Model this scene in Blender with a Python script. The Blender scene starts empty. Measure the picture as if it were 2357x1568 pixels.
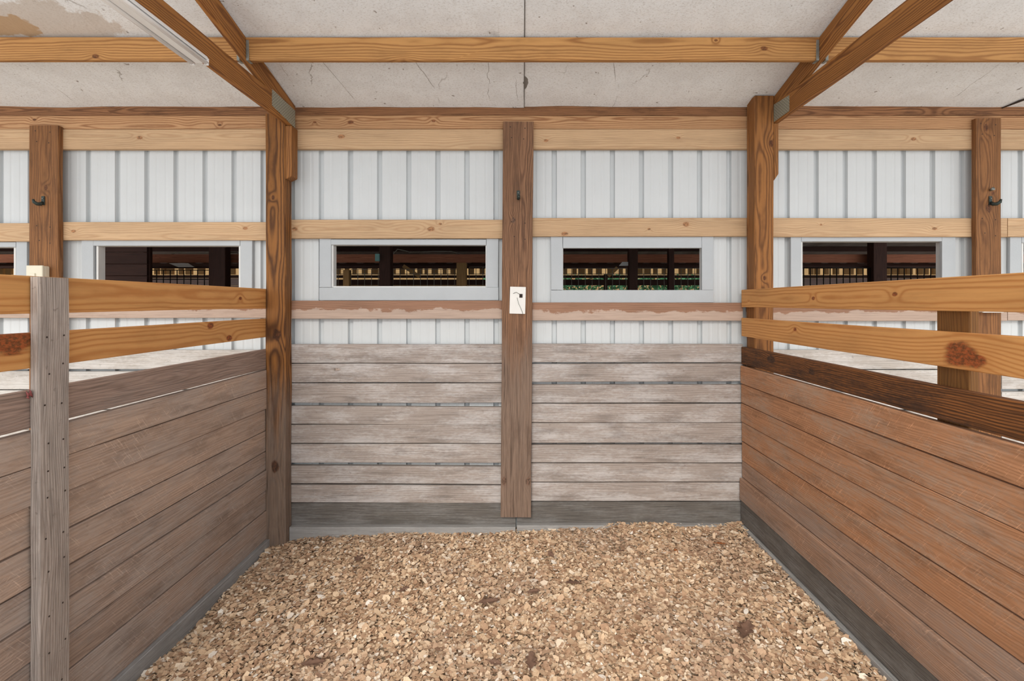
import bpy, math, random
import numpy as np
from mathutils import Vector, Matrix, noise as mnoise

# ------------------------------------------------------------------ camera, sky, exposure
F, VX, VY, ZC = 1130.0, 1205.0, 697.0, 1.76          # focal length (px), principal point (px), eye height (m)
sc = bpy.context.scene
cam_d = bpy.data.cameras.new('camera')
cam_d.sensor_fit = 'HORIZONTAL'; cam_d.sensor_width = 36.0; cam_d.lens = F * 36.0 / 2357.0
cam_d.shift_x = -(VX - 1178.5) / 2357.0
cam_d.shift_y = -(784.0 - VY) / 2357.0
cam_d.clip_start = 0.05; cam_d.clip_end = 200
cam = bpy.data.objects.new('camera', cam_d); sc.collection.objects.link(cam)
cam.location = (0, 0, ZC); cam.rotation_euler = (math.radians(90), 0, 0)
sc.camera = cam

w = bpy.data.worlds.new('overcast_sky'); sc.world = w; w.use_nodes = True
bg = w.node_tree.nodes['Background']; bg.inputs[0].default_value = (0.94, 0.97, 1.0, 1); bg.inputs[1].default_value = 1.0
sun_d = bpy.data.lights.new('sun', 'SUN'); sun_d.energy = 1.15; sun_d.angle = math.radians(25); sun_d.color = (1.0, 0.93, 0.82)
sun = bpy.data.objects.new('sun', sun_d); sc.collection.objects.link(sun)
sun.rotation_euler = Vector((0.22, 1.0, -0.62)).to_track_quat('-Z', 'Y').to_euler()
sc.view_settings.view_transform = 'Standard'; sc.view_settings.look = 'None'
sc.view_settings.exposure = 1.0; sc.view_settings.gamma = 1.0
sc.view_settings.use_curve_mapping = False

random.seed(7); rng = np.random.default_rng(7)
COL = sc.collection
WORLD = {}

# ------------------------------------------------------------------ helpers
def P(x, y, Y):
    "photo pixel -> point on the plane at distance Y"
    return Vector(((x - VX) / F * Y, Y, ZC + (VY - y) / F * Y))
def PX(x, Y): return (x - VX) / F * Y
def PZ(y, Y): return ZC + (VY - y) / F * Y

def lin(c):
    out = []
    for v in c:
        v = v / 255.0
        out.append(v / 12.92 if v <= 0.04045 else ((v + 0.055) / 1.055) ** 2.4)
    return (out[0], out[1], out[2], 1.0)

def link(o, parent=None, world=None):
    world = world if world is not None else Matrix.Identity(4)
    COL.objects.link(o)
    WORLD[o.name] = world.copy()
    if parent is not None:
        o.parent = parent
        o.matrix_basis = WORLD[parent.name].inverted() @ world
    else:
        o.matrix_basis = world
    return o

def empty(name, loc, label=None, cat=None, group=None, kind=None):
    o = bpy.data.objects.new(name, None); o.empty_display_size = 0.1
    link(o, None, Matrix.Translation(Vector(loc)))
    return tag(o, label, cat, group, kind)

def tag(o, label=None, cat=None, group=None, kind=None):
    if label: o['label'] = label
    if cat: o['category'] = cat
    if group: o['group'] = group
    if kind: o['kind'] = kind
    return o

def mesh_obj(name, verts, faces, mat, parent=None, world=None, smooth=False):
    me = bpy.data.meshes.new(name); me.from_pydata([tuple(v) for v in verts], [], faces)
    if mat: me.materials.append(mat)
    if smooth:
        for p in me.polygons: p.use_smooth = True
    me.update()
    return link(bpy.data.objects.new(name, me), parent, world)

def plank(name, parent, p0, p1, w, t, mat, up=(0, 0, 1), n=3, ch=0.003, wob=0.0015, knots=(), bow=0.0, origin=0.0, cut0=0.0, cut1=0.0):
    """a board from p0 to p1 (centre line): local X along it, local Z its width w, local Y its thickness t.
    chamfered edges, slightly uneven; cut0 / cut1 slant the end cuts (metres over the width)."""
    p0, p1 = Vector(p0), Vector(p1)
    X = (p1 - p0); L = X.length; X.normalize()
    Z = Vector(up); Z = (Z - X * Z.dot(X)).normalized(); Y = Z.cross(X)
    M = Matrix(((X.x, Y.x, Z.x, p0.x), (X.y, Y.y, Z.y, p0.y), (X.z, Y.z, Z.z, p0.z), (0, 0, 0, 1)))
    hw, ht = w / 2, t / 2; c = min(ch, ht * .4)
    prof = [(-ht + c, -hw), (ht - c, -hw), (ht, -hw + c), (ht, hw - c), (ht - c, hw), (-ht + c, hw), (-ht, hw - c), (-ht, -hw + c)]
    V, Fc = [], []
    for i in range(n + 1):
        f = i / n; jw = (random.random() - .5) * 2 * wob; jz = (random.random() - .5) * 2 * wob + bow * 4 * f * (1 - f)
        for (y, z) in prof:
            sl = (cut0 * (1 - f) if i == 0 else 0) * (z / w) + (cut1 if i == n else 0) * (z / w)
            V.append((f * L + sl, y + (random.random() - .5) * wob * .4, z * (1 + jw / w) + jz))
    for i in range(n):
        for k in range(8):
            a, b = i * 8 + k, i * 8 + (k + 1) % 8
            Fc.append((a, a + 8, b + 8, b))
    Fc.append(tuple(range(8))); Fc.append(tuple(n * 8 + k for k in range(7, -1, -1)))
    o = mesh_obj(name, V, Fc, mat, parent, M)
    for i, k in enumerate(knots): o['k%d' % (i + 1)] = [float(v) for v in k]
    return o

def box(name, parent, lo, hi, mat, bev=0.002, world=None):
    "bevelled box, world-axis aligned, origin at its centre"
    lo, hi = Vector(lo), Vector(hi); c = (lo + hi) / 2; h = (hi - lo) / 2
    b = min(bev, min(h) * .45)
    V, idx = [], {}
    for sx in (-1, 1):
        for sy in (-1, 1):
            for sz in (-1, 1):
                for ax in range(3):
                    v = [sx * (h.x - b), sy * (h.y - b), sz * (h.z - b)]
                    v[ax] = (sx, sy, sz)[ax] * h[ax]
                    idx[(sx, sy, sz, ax)] = len(V); V.append(v)
    Fc = []
    for ax in range(3):
        o1, o2 = (ax + 1) % 3, (ax + 2) % 3
        for s in (-1, 1):
            q = []
            for (a, b2) in ((-1, -1), (1, -1), (1, 1), (-1, 1)):
                k = [0, 0, 0]; k[ax] = s; k[o1] = a; k[o2] = b2; q.append(idx[(*k, ax)])
            Fc.append(q if s > 0 else q[::-1])
    for ax in range(3):
        o1, o2 = (ax + 1) % 3, (ax + 2) % 3
        for a in (-1, 1):
            for b2 in (-1, 1):
                k0 = [0, 0, 0]; k1 = [0, 0, 0]; k0[ax] = -1; k1[ax] = 1
                for k in (k0, k1): k[o1] = a; k[o2] = b2
                q = [idx[(*k0, o1)], idx[(*k1, o1)], idx[(*k1, o2)], idx[(*k0, o2)]]
                Fc.append(q if a * b2 > 0 else q[::-1])
    for sx in (-1, 1):
        for sy in (-1, 1):
            for sz in (-1, 1):
                q = [idx[(sx, sy, sz, 0)], idx[(sx, sy, sz, 1)], idx[(sx, sy, sz, 2)]]
                Fc.append(q if sx * sy * sz > 0 else q[::-1])
    M = (world or Matrix.Identity(4)) @ Matrix.Translation(c)
    return mesh_obj(name, V, Fc, mat, parent, M)

def tube(name, parent, pts, r, mat, seg=8, radii=None, caps=True):
    pts = [Vector(p) for p in pts]; org = pts[0].copy(); V, Fc = [], []
    prev = None
    for i, p in enumerate(pts):
        d = (pts[min(i + 1, len(pts) - 1)] - pts[max(i - 1, 0)]).normalized()
        a = prev if prev is not None else (Vector((0, 0, 1)) if abs(d.z) < .9 else Vector((1, 0, 0)))
        a = (a - d * a.dot(d)).normalized(); prev = a; b = d.cross(a)
        rr = radii[i] if radii else r
        for k in range(seg):
            t = 2 * math.pi * k / seg
            V.append(p - org + a * (rr * math.cos(t)) + b * (rr * math.sin(t)))
    for i in range(len(pts) - 1):
        for k in range(seg):
            q = i * seg + k; q2 = i * seg + (k + 1) % seg
            Fc.append((q, q2, q2 + seg, q + seg))
    if caps:
        Fc.append(tuple(range(seg - 1, -1, -1))); Fc.append(tuple((len(pts) - 1) * seg + k for k in range(seg)))
    return mesh_obj(name, V, Fc, mat, parent, Matrix.Translation(org), smooth=True)

# ------------------------------------------------------------------ node helpers
class G:
    def __init__(s, name):
        s.mat = bpy.data.materials.new(name); s.mat.use_nodes = True
        s.nt = s.mat.node_tree; s.bsdf = s.nt.nodes['Principled BSDF']
    def node(s, t, **kw):
        n = s.nt.nodes.new(t)
        for k, v in kw.items(): setattr(n, k, v)
        return n
    def put(s, sock, v):
        if isinstance(v, bpy.types.NodeSocket): s.nt.links.new(v, sock)
        elif v is not None: sock.default_value = v
    def m(s, op, a, b=None, c=None, clamp=False):
        n = s.node('ShaderNodeMath', operation=op, use_clamp=clamp)
        s.put(n.inputs[0], a); s.put(n.inputs[1], b)
        if c is not None: s.put(n.inputs[2], c)
        return n.outputs[0]
    def mix(s, f, a, b, mode='MIX'):
        n = s.node('ShaderNodeMix', data_type='RGBA', blend_type=mode, clamp_factor=True)
        s.put(n.inputs[0], f); s.put(n.inputs[6], a); s.put(n.inputs[7], b)
        return n.outputs[2]
    def xyz(s, v):
        n = s.node('ShaderNodeSeparateXYZ'); s.put(n.inputs[0], v); return n.outputs
    def vec(s, x, y, z):
        n = s.node('ShaderNodeCombineXYZ'); s.put(n.inputs[0], x); s.put(n.inputs[1], y); s.put(n.inputs[2], z); return n.outputs[0]
    def noise(s, v, scale=1.0, detail=3.0, rough=.55, dist=0.0):
        n = s.node('ShaderNodeTexNoise'); s.put(n.inputs['Vector'], v)
        n.inputs['Scale'].default_value = scale; n.inputs['Detail'].default_value = detail
        n.inputs['Roughness'].default_value = rough; n.inputs['Distortion'].default_value = dist
        return n.outputs['Fac']
    def step(s, v, lo, hi):
        n = s.node('ShaderNodeMapRange', interpolation_type='SMOOTHSTEP'); s.put(n.inputs[0], v)
        n.inputs[1].default_value = lo; n.inputs[2].default_value = hi
        return n.outputs[0]
    def bump(s, h, strength=.3, dist=.01):
        n = s.node('ShaderNodeBump'); n.inputs['Strength'].default_value = strength; n.inputs['Distance'].default_value = dist
        s.put(n.inputs['Height'], h); s.nt.links.new(n.outputs[0], s.bsdf.inputs['Normal'])
    def out(s, col, rough=.7, metal=0.0, spec=.3):
        s.put(s.bsdf.inputs['Base Color'], col); s.put(s.bsdf.inputs['Roughness'], rough)
        s.bsdf.inputs['Metallic'].default_value = metal; s.bsdf.inputs['Specular IOR Level'].default_value = spec
        return s.mat
    def objco(s): return s.node('ShaderNodeTexCoord').outputs['Object']
    def rand(s): return s.node('ShaderNodeObjectInfo').outputs['Random']
    def slots(s, x, z, n=3, warp=None, asp=.62):
        "distance fields around knots given as object properties k1..kn = (x, z, radius); returns [d/r, valid]"
        res = []
        for i in range(n):
            a = s.node('ShaderNodeAttribute', attribute_type='OBJECT', attribute_name='k%d' % (i + 1)).outputs['Vector']
            ax, az, ar = s.xyz(a)
            dx = s.m('MULTIPLY', s.m('SUBTRACT', x, ax), asp[i] if isinstance(asp, (list, tuple)) else asp); dz = s.m('SUBTRACT', z, az)
            d = s.m('SQRT', s.m('ADD', s.m('MULTIPLY', dx, dx), s.m('MULTIPLY', dz, dz)))
            if warp is not None: d = s.m('ADD', d, s.m('MULTIPLY', warp, ar))
            res.append((s.m('DIVIDE', d, s.m('MAXIMUM', ar, 1e-4)), ar))
        return res

def wood(name, light, dark, ring=.010, ringamt=.55, knots=.35, fiber=.22, weather=None, twotone=None, low=None, scratch=0.0,
         knotcol=(92, 52, 28), rough=.72, bump=.35, var=.10, spots=0.0, blotch=.12, checks=.25, warpamt=.075, sat=.88):
    g = G(name)
    x, y, z = g.xyz(g.objco()); r1 = g.rand()
    xo = g.m('ADD', x, g.m('MULTIPLY', r1, 57.0))
    r2 = g.m('FRACT', g.m('MULTIPLY', r1, 13.7)); r3 = g.m('FRACT', g.m('MULTIPLY', r1, 71.3))
    warp = g.m('SUBTRACT', g.noise(g.vec(g.m('MULTIPLY', xo, 1.1), g.m('MULTIPLY', y, 3.0), g.m('MULTIPLY', z, 5.0)), 1.0, 2.0), .5)
    wob = g.m('SUBTRACT', g.noise(g.vec(g.m('MULTIPLY', xo, 9.0), y, g.m('MULTIPLY', z, 30.0)), 1.0, 2.0), .5)
    # random knots on a cell grid
    vn = g.node('ShaderNodeTexVoronoi'); vn.inputs['Scale'].default_value = 1.0
    g.put(vn.inputs['Vector'], g.vec(g.m('MULTIPLY', xo, 2.2), g.m('MULTIPLY', r2, 9.0), g.m('ADD', g.m('MULTIPLY', z, 5.0), g.m('MULTIPLY', r1, 31.0))))
    vd = vn.outputs['Distance']; vc = g.xyz(vn.outputs['Color'])[0]
    on = g.m('LESS_THAN', vc, knots)
    vd = g.m('ADD', g.m('ADD', vd, g.m('MULTIPLY', wob, .05)), g.m('MULTIPLY', g.m('SUBTRACT', 1.0, on), 5.0))
    kmask = g.m('SUBTRACT', 1.0, g.step(vd, .035, .085))
    kpush = g.m('EXPONENT', g.m('MULTIPLY', g.m('MULTIPLY', vd, vd), -28.0))
    for d, ar in g.slots(x, z, 3, wob):
        valid = g.m('GREATER_THAN', ar, 1e-3)
        kmask = g.m('MAXIMUM', kmask, g.m('MULTIPLY', valid, g.m('SUBTRACT', 1.0, g.step(d, .7, 1.15))))
        kpush = g.m('ADD', kpush, g.m('MULTIPLY', valid, g.m('EXPONENT', g.m('MULTIPLY', g.m('MULTIPLY', d, d), -.16))))
    # growth rings of the log the board was sawn from
    zz = g.m('SUBTRACT', z, g.m('MULTIPLY', g.m('SUBTRACT', r3, .5), .16)); yy = g.m('ADD', y, .045)
    rr = g.m('SQRT', g.m('ADD', g.m('MULTIPLY', zz, zz), g.m('MULTIPLY', yy, yy)))
    rr = g.m('ADD', rr, g.m('ADD', g.m('MULTIPLY', warp, warpamt), g.m('ADD', g.m('MULTIPLY', wob, .006), g.m('MULTIPLY', kpush, .022))))
    s = g.m('ADD', g.m('MULTIPLY', g.m('SINE', g.m('MULTIPLY', rr, 2 * math.pi / ring)), .5), .5)
    s = g.m('POWER', s, 2.2)
    fib = g.noise(g.vec(g.m('MULTIPLY', xo, 4.0), g.m('MULTIPLY', y, 160.0), g.m('MULTIPLY', z, 160.0)), 1.0, 3.0, .6)
    big = g.noise(g.vec(g.m('MULTIPLY', xo, 1.3), g.m('MULTIPLY', y, 6.0), g.m('MULTIPLY', z, 9.0)), 1.0, 3.0, .6)
    col = g.mix(g.m('MULTIPLY', s, ringamt), lin(light), lin(dark))
    col = g.mix(g.m('MULTIPLY', g.step(big, .35, .75), .35), col, lin([v * .82 for v in light]))
    f2 = g.step(fib, .30, .62)
    if weather:
        wc, wamt, wscale, wthr = weather
        wn = g.noise(g.vec(g.m('MULTIPLY', xo, wscale * .35), g.m('MULTIPLY', y, wscale), g.m('MULTIPLY', z, wscale * 1.2)), 1.0, 4.0, .65)
        fine = g.noise(g.vec(g.m('MULTIPLY', xo, 30.0), g.m('MULTIPLY', y, 90.0), g.m('MULTIPLY', z, 90.0)), 1.0, 3.0, .7)
        wm = g.m('MULTIPLY', g.step(g.m('ADD', wn, g.m('MULTIPLY', g.m('SUBTRACT', fine, .5), .5)), wthr - .16, wthr + .16), wamt)
        col = g.mix(wm, col, lin(wc))
    if twotone:
        tc, ze, amp, tam = twotone
        tn = g.m('SUBTRACT', g.noise(g.vec(g.m('MULTIPLY', xo, 5.0), 0.0, g.m('MULTIPLY', z, 10.0)), 1.0, 5.0, .65), .5)
        tm = g.step(g.m('ADD', z, g.m('MULTIPLY', tn, amp)), ze + .004, ze - .004)
        n = tm.node; n.inputs[1].default_value = ze - .004; n.inputs[2].default_value = ze + .004
        col = g.mix(g.m('MULTIPLY', g.m('SUBTRACT', 1.0, tm), tam), col, lin(tc))
    if low:
        lc, xe, amp, lam = low
        ln = g.m('SUBTRACT', g.noise(g.vec(g.m('MULTIPLY', x, 1.2), g.m('MULTIPLY', y, 14.0), g.m('MULTIPLY', z, 14.0)), 1.0, 4.0, .65), .5)
        lm = g.m('SUBTRACT', 1.0, g.step(g.m('ADD', x, g.m('MULTIPLY', ln, amp)), xe - .35, xe + .35))
        col = g.mix(g.m('MULTIPLY', lm, lam), col, lin(lc))
    blot = g.noise(g.vec(g.m('MULTIPLY', xo, 2.6), g.m('MULTIPLY', y, 5.0), g.m('MULTIPLY', z, 11.0)), 1.0, 5.0, .7)
    col = g.mix(g.m('MULTIPLY', g.step(blot, .50, .68), blotch), col, lin([v * .72 for v in dark]))
    col = g.mix(g.m('MULTIPLY', g.m('SUBTRACT', 1.0, f2), fiber * 1.25), col, lin([v * .5 for v in dark]))
    chk = g.noise(g.vec(g.m('MULTIPLY', xo, 1.6), g.m('MULTIPLY', y, 75.0), g.m('MULTIPLY', z, 75.0)), 1.0, 3.0, .65)
    ckm = g.m('SUBTRACT', 1.0, g.step(chk, .27, .36))
    col = g.mix(g.m('MULTIPLY', ckm, checks), col, lin([v * .38 for v in dark]))
    if scratch:
        a = g.m('ADD', g.m('MULTIPLY', x, .75), g.m('MULTIPLY', z, 1.0)); b = g.m('SUBTRACT', g.m('MULTIPLY', x, 1.0), g.m('MULTIPLY', z, .75))
        sn = g.noise(g.vec(g.m('MULTIPLY', a, 10.0), g.m('MULTIPLY', b, 170.0), r1), 1.0, 2.0, .5)
        sn2 = g.noise(g.vec(g.m('MULTIPLY', b, 14.0), g.m('MULTIPLY', a, 210.0), r2), 1.0, 2.0, .5)
        area = g.noise(g.vec(g.m('MULTIPLY', xo, 2.0), 0.0, g.m('MULTIPLY', z, 6.0)), 1.0, 3.0)
        sm = g.m('MULTIPLY', g.m('MAXIMUM', g.step(sn, .60, .72), g.step(sn2, .64, .74)), g.step(area, .40, .62))
        col = g.mix(g.m('MULTIPLY', sm, scratch), col, lin([min(255, v * 1.12 + 26) for v in light]))
    if spots:
        sp = g.noise(g.vec(xo, g.m('MULTIPLY', y, 1.0), z), 38.0, 2.0, .6)
        col = g.mix(g.m('MULTIPLY', g.step(sp, .66, .76), spots), col, lin((70, 58, 50)))
    kn = g.noise(g.vec(xo, g.m('MULTIPLY', y, 1.0), g.m('MULTIPLY', z, 1.6)), 55.0, 3.0, .7)
    kc = g.mix(g.step(kn, .35, .65), lin([v * .62 for v in knotcol]), lin([min(255, v * 1.35) for v in knotcol]))
    halo = g.m('MULTIPLY', g.m('MULTIPLY', kpush, kpush), .16)
    col = g.mix(halo, col, lin(dark))
    col = g.mix(g.m('MULTIPLY', kmask, .85), col, kc)
    hv = g.node('ShaderNodeHueSaturation'); g.put(hv.inputs['Color'], col)
    hv.inputs['Saturation'].default_value = sat
    g.put(hv.inputs['Value'], g.m('ADD', 1.0 - var, g.m('MULTIPLY', r2, 2 * var)))
    g.bump(g.m('ADD', g.m('MULTIPLY', fib, .7), g.m('ADD', g.m('MULTIPLY', s, -.35), g.m('MULTIPLY', ckm, -.8 * checks))), bump, .004)
    return g.out(hv.outputs[0], rough)

def plain(name, col, rough=.6, metal=0.0, nscale=8.0, namt=.12, bump=0.0, bscale=60.0, spec=.3, dirt=None):
    g = G(name); co = g.objco()
    n = g.noise(co, nscale, 4.0, .6)
    c = g.mix(g.m('MULTIPLY', g.step(n, .35, .7), namt), lin(col), lin([v * .6 for v in col]))
    if dirt:
        dc, thr, sc_ = dirt
        c = g.mix(g.m('MULTIPLY', g.step(g.noise(co, sc_, 5.0, .65), thr, thr + .08), .8), c, lin(dc))
    if bump: g.bump(g.noise(co, bscale, 3.0), bump, .004)
    return g.out(c, rough, metal, spec)

M_GIRT   = wood('pine_girt', (206, 170, 128), (172, 126, 82), sat=0.92, ring=.013, ringamt=.45, knots=.30, fiber=.12, knotcol=(140, 92, 52), var=.05)
M_HEADER = wood('pine_header', (200, 154, 108), (144, 90, 50), sat=0.95, ring=.013, ringamt=.8, knots=.30, fiber=.15, knotcol=(105, 60, 32), var=.05)
M_PLATE  = wood('brown_plate', (162, 112, 72), (100, 62, 36), sat=0.95, ring=.012, ringamt=.8, blotch=.5, checks=.5, knots=.3, fiber=.25, knotcol=(75, 42, 26), var=.06)
M_GIRTLO = wood('stained_girt', (162, 118, 90), (128, 86, 60), sat=0.9, ring=.013, ringamt=.4, knots=.3, fiber=.15, knotcol=(120, 78, 55), var=.05, twotone=((198, 176, 160), .0, .13, .75))
M_RAIL   = wood('new_pine_rail', (208, 152, 92), (172, 108, 54), sat=1.0, ring=.017, ringamt=.7, warpamt=.04, knots=.10, fiber=.08, knotcol=(112, 52, 24), var=.04, bump=.15)
M_TRUSS  = wood('truss_pine', (166, 112, 58), (106, 62, 28), sat=1.0, ring=.012, ringamt=.9, checks=.5, knots=.2, fiber=.22, knotcol=(80, 44, 22), var=.06)
M_PURLIN = wood('purlin_pine', (190, 140, 82), (136, 86, 42), sat=0.98, ring=.016, ringamt=.8, blotch=.2, knots=.2, fiber=.12, knotcol=(92, 52, 24), var=.05)
M_POST   = wood('main_post', (148, 98, 50), (80, 48, 24), sat=1.0, ring=.014, ringamt=.95, checks=.7, blotch=.3, knots=.15, fiber=.28, knotcol=(66, 38, 22), var=.03,
                low=((132, 116, 104), 1.05, 1.3, .85), bump=.6)
M_POSTR  = wood('main_post_warm', (156, 104, 56), (98, 60, 30), sat=1.0, ring=.012, ringamt=.85, checks=.5, blotch=.2, knots=.12, fiber=.22, knotcol=(72, 40, 22), var=.03, bump=.5)
M_STUD   = wood('brown_stud', (148, 100, 58), (96, 60, 34), sat=0.98, ring=.011, ringamt=.7, checks=.5, blotch=.35, knots=.12, fiber=.32, knotcol=(84, 50, 30), var=.05, bump=.5)
M_STUDC  = wood('weathered_stud', (144, 102, 70), (94, 62, 42), sat=0.92, ring=.010, ringamt=.75, checks=.8, blotch=.3, knots=.12, fiber=.38, knotcol=(92, 68, 54), var=.02,
                low=((132, 112, 98), 1.25, 1.0, .8), bump=.7)
M_KICK   = wood('grey_kick_board', (172, 158, 149), (136, 121, 111), sat=0.85, ring=.014, ringamt=.4, checks=.4, blotch=.35, knots=.15, fiber=.22, weather=((200, 195, 194), .75, 7.0, .56),
                knotcol=(140, 122, 108), var=.05, spots=.25, scratch=.12)
M_KICKN  = wood('pale_kick_board', (192, 184, 176), (158, 146, 136), ring=.014, ringamt=.35, knots=.2, fiber=.2, weather=((222, 220, 218), .6, 7.0, .5),
                knotcol=(150, 132, 118), var=.05, spots=.3)
M_MUD    = wood('mud_grey_plank', (112, 106, 100), (84, 78, 74), ring=.008, ringamt=.4, knots=.1, fiber=.4, weather=((134, 132, 130), .6, 9.0, .55), knotcol=(70, 64, 60), var=.04)
M_CURB   = wood('grey_sill_board', (150, 148, 146), (128, 126, 124), ring=.012, ringamt=.25, knots=.05, fiber=.18, weather=((166, 166, 166), .6, 6.0, .5), knotcol=(110, 106, 102), var=.03)
M_PARTL  = wood('brown_grey_partition', (186, 156, 134), (146, 116, 97), ring=.010, ringamt=.45, checks=.3, blotch=.35, knots=.12, fiber=.2, weather=((172, 154, 142), .75, 5.0, .52),
                knotcol=(98, 72, 56), var=.06, scratch=.45, spots=.15)
M_PARTLT = wood('dusty_brown_partition', (164, 136, 120), (128, 102, 88), ring=.008, ringamt=.55, knots=.1, fiber=.35, weather=((150, 136, 128), .5, 5.0, .58), knotcol=(92, 70, 58), var=.03)
M_PARTLB = wood('muddy_brown_partition', (174, 148, 130), (130, 106, 92), ring=.010, ringamt=.45, checks=.35, blotch=.4, knots=.1, fiber=.25, weather=((168, 156, 148), .7, 6.0, .54), knotcol=(84, 64, 52), var=.06, scratch=.4)
M_PARTR  = wood('red_brown_partition', (184, 130, 90), (136, 90, 58), sat=0.95, ring=.011, ringamt=.42, checks=.3, blotch=.4, knots=.12, fiber=.18, weather=((170, 146, 126), .7, 6.0, .56),
                knotcol=(92, 64, 48), var=.05, scratch=.5, spots=.2)
M_PARTRB = wood('dusty_red_partition', (170, 130, 102), (126, 92, 70), sat=0.9, ring=.010, ringamt=.42, checks=.3, blotch=.4, knots=.12, fiber=.22, weather=((150, 134, 124), .65, 4.0, .54), knotcol=(92, 68, 54), var=.05, scratch=.55)
M_BURNT  = wood('dark_scorched_board', (140, 88, 46), (66, 40, 24), sat=1.0, ring=.010, ringamt=.85, knots=.15, fiber=.5, weather=((58, 42, 34), .8, 6.0, .54), knotcol=(58, 40, 30), var=.02, bump=.8)
M_BATTEN = wood('grey_weathered_batten', (178, 164, 154), (144, 130, 120), ring=.009, ringamt=.4, knots=.1, fiber=.38, weather=((150, 134, 124), .6, 8.0, .55), knotcol=(112, 96, 86), var=.02, bump=.6, spots=.35)
M_BATTENR= wood('brown_batten', (134, 92, 48), (96, 62, 32), sat=1.0, ring=.010, ringamt=.5, knots=.1, fiber=.3, knotcol=(80, 50, 30), var=.03)
M_FARWOOD= wood('far_brown_timber', (176, 100, 58), (126, 66, 36), ring=.012, ringamt=.5, knots=.1, fiber=.3, knotcol=(60, 34, 22), var=.08)
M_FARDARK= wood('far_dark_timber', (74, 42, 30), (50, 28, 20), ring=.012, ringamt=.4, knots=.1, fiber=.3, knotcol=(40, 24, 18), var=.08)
M_FARTAN = wood('far_tan_timber', (188, 140, 70), (150, 104, 48), ring=.012, ringamt=.4, knots=.1, fiber=.2, knotcol=(100, 64, 34), var=.12)
M_FARPALE= wood('far_pale_board', (172, 146, 138), (144, 120, 112), ring=.012, ringamt=.3, knots=.1, fiber=.2, knotcol=(110, 90, 80), var=.06)
M_METAL  = plain('white_wall_metal', (206, 210, 212), .42, 0.0, 3.0, .05, spec=.4, dirt=((120, 120, 122), .735, 24.0))
M_TRIM   = plain('grey_painted_trim', (184, 189, 193), .6, 0.0, 6.0, .06, bump=.15, bscale=90, dirt=((130, 126, 124), .74, 40.0))
M_STOP   = plain('white_stop_bead', (222, 222, 220), .6, 0, 8, .08)
M_GALV   = plain('galvanised_steel', (150, 152, 146), .45, .6, 30.0, .4, bump=.3, bscale=120)
M_IRON   = plain('dark_painted_iron', (62, 70, 66), .45, .5, 40.0, .5, bump=.4, bscale=150)
M_BEIGE  = plain('beige_plastic', (226, 220, 200), .4, 0, 10, .05)
M_WHITEP = plain('white_plastic', (232, 230, 226), .45, 0, 12, .06, dirt=((150, 146, 140), .72, 30.0))
M_DARK   = plain('dark_hole', (46, 36, 32), .8)
M_ENAMEL = plain('white_enamel', (238, 240, 242), .3, 0, 4, .04, spec=.5)
M_TUBE   = plain('white_glass_tube', (244, 245, 246), .15, 0, 3, .02, spec=.5)
M_LEAF   = plain('dry_oak_leaf', (128, 100, 84), .6, 0, 26.0, .5, bump=.4, bscale=50)
M_LEAFO  = plain('orange_oak_leaf', (170, 104, 60), .65, 0, 26.0, .5, bump=.4, bscale=50)
M_DIRT   = plain('bare_dirt', (186, 164, 138), .9, 0, 3, .3, bump=.5, bscale=25)
M_BOUNCE  = plain('pale_bounce_ground', (226, 222, 216), .8, 0, 2, .08)  # added pale ground, bounces light up to the ceiling
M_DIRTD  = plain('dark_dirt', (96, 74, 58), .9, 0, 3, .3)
M_ROOFFAR= plain('grey_roof_metal', (226, 224, 220), .5, 0, 3, .15)
M_WIRE   = plain('grey_mesh_wire', (150, 146, 136), .5, .4, 20, .2)
M_BAR    = plain('dark_bar_steel', (48, 44, 40), .5, .3, 20, .2)
M_TEAL   = plain('pale_teal_plastic', (128, 176, 172), .5)
M_GREEN  = plain('hedge_leaf', (62, 112, 74), .5, 0, 3, .5)
M_SEAM   = plain('dark_seam_crease', (112, 108, 104), .8, 0, 20, .4)
M_NAIL   = plain('rusty_nail', (66, 54, 48), .6, .4, 60, .4)

# gusset plates: galvanised, rows of punched slots
def gusset_mat():
    g = G('punched_gusset'); x, y, z = g.xyz(g.objco())
    b = g.node('ShaderNodeTexBrick'); b.offset = .5
    g.put(b.inputs['Vector'], g.vec(x, z, 0.0))
    b.inputs['Scale'].default_value = 1.0; b.inputs['Brick Width'].default_value = .026; b.inputs['Row Height'].default_value = .011
    b.inputs['Mortar Size'].default_value = .0035
    c = g.mix(b.outputs['Fac'], lin((84, 82, 70)), lin((172, 172, 156)))
    g.bump(b.outputs['Fac'], .6, .003)
    return g.out(c, .5, .3)
M_GUSSET = gusset_mat()

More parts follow.
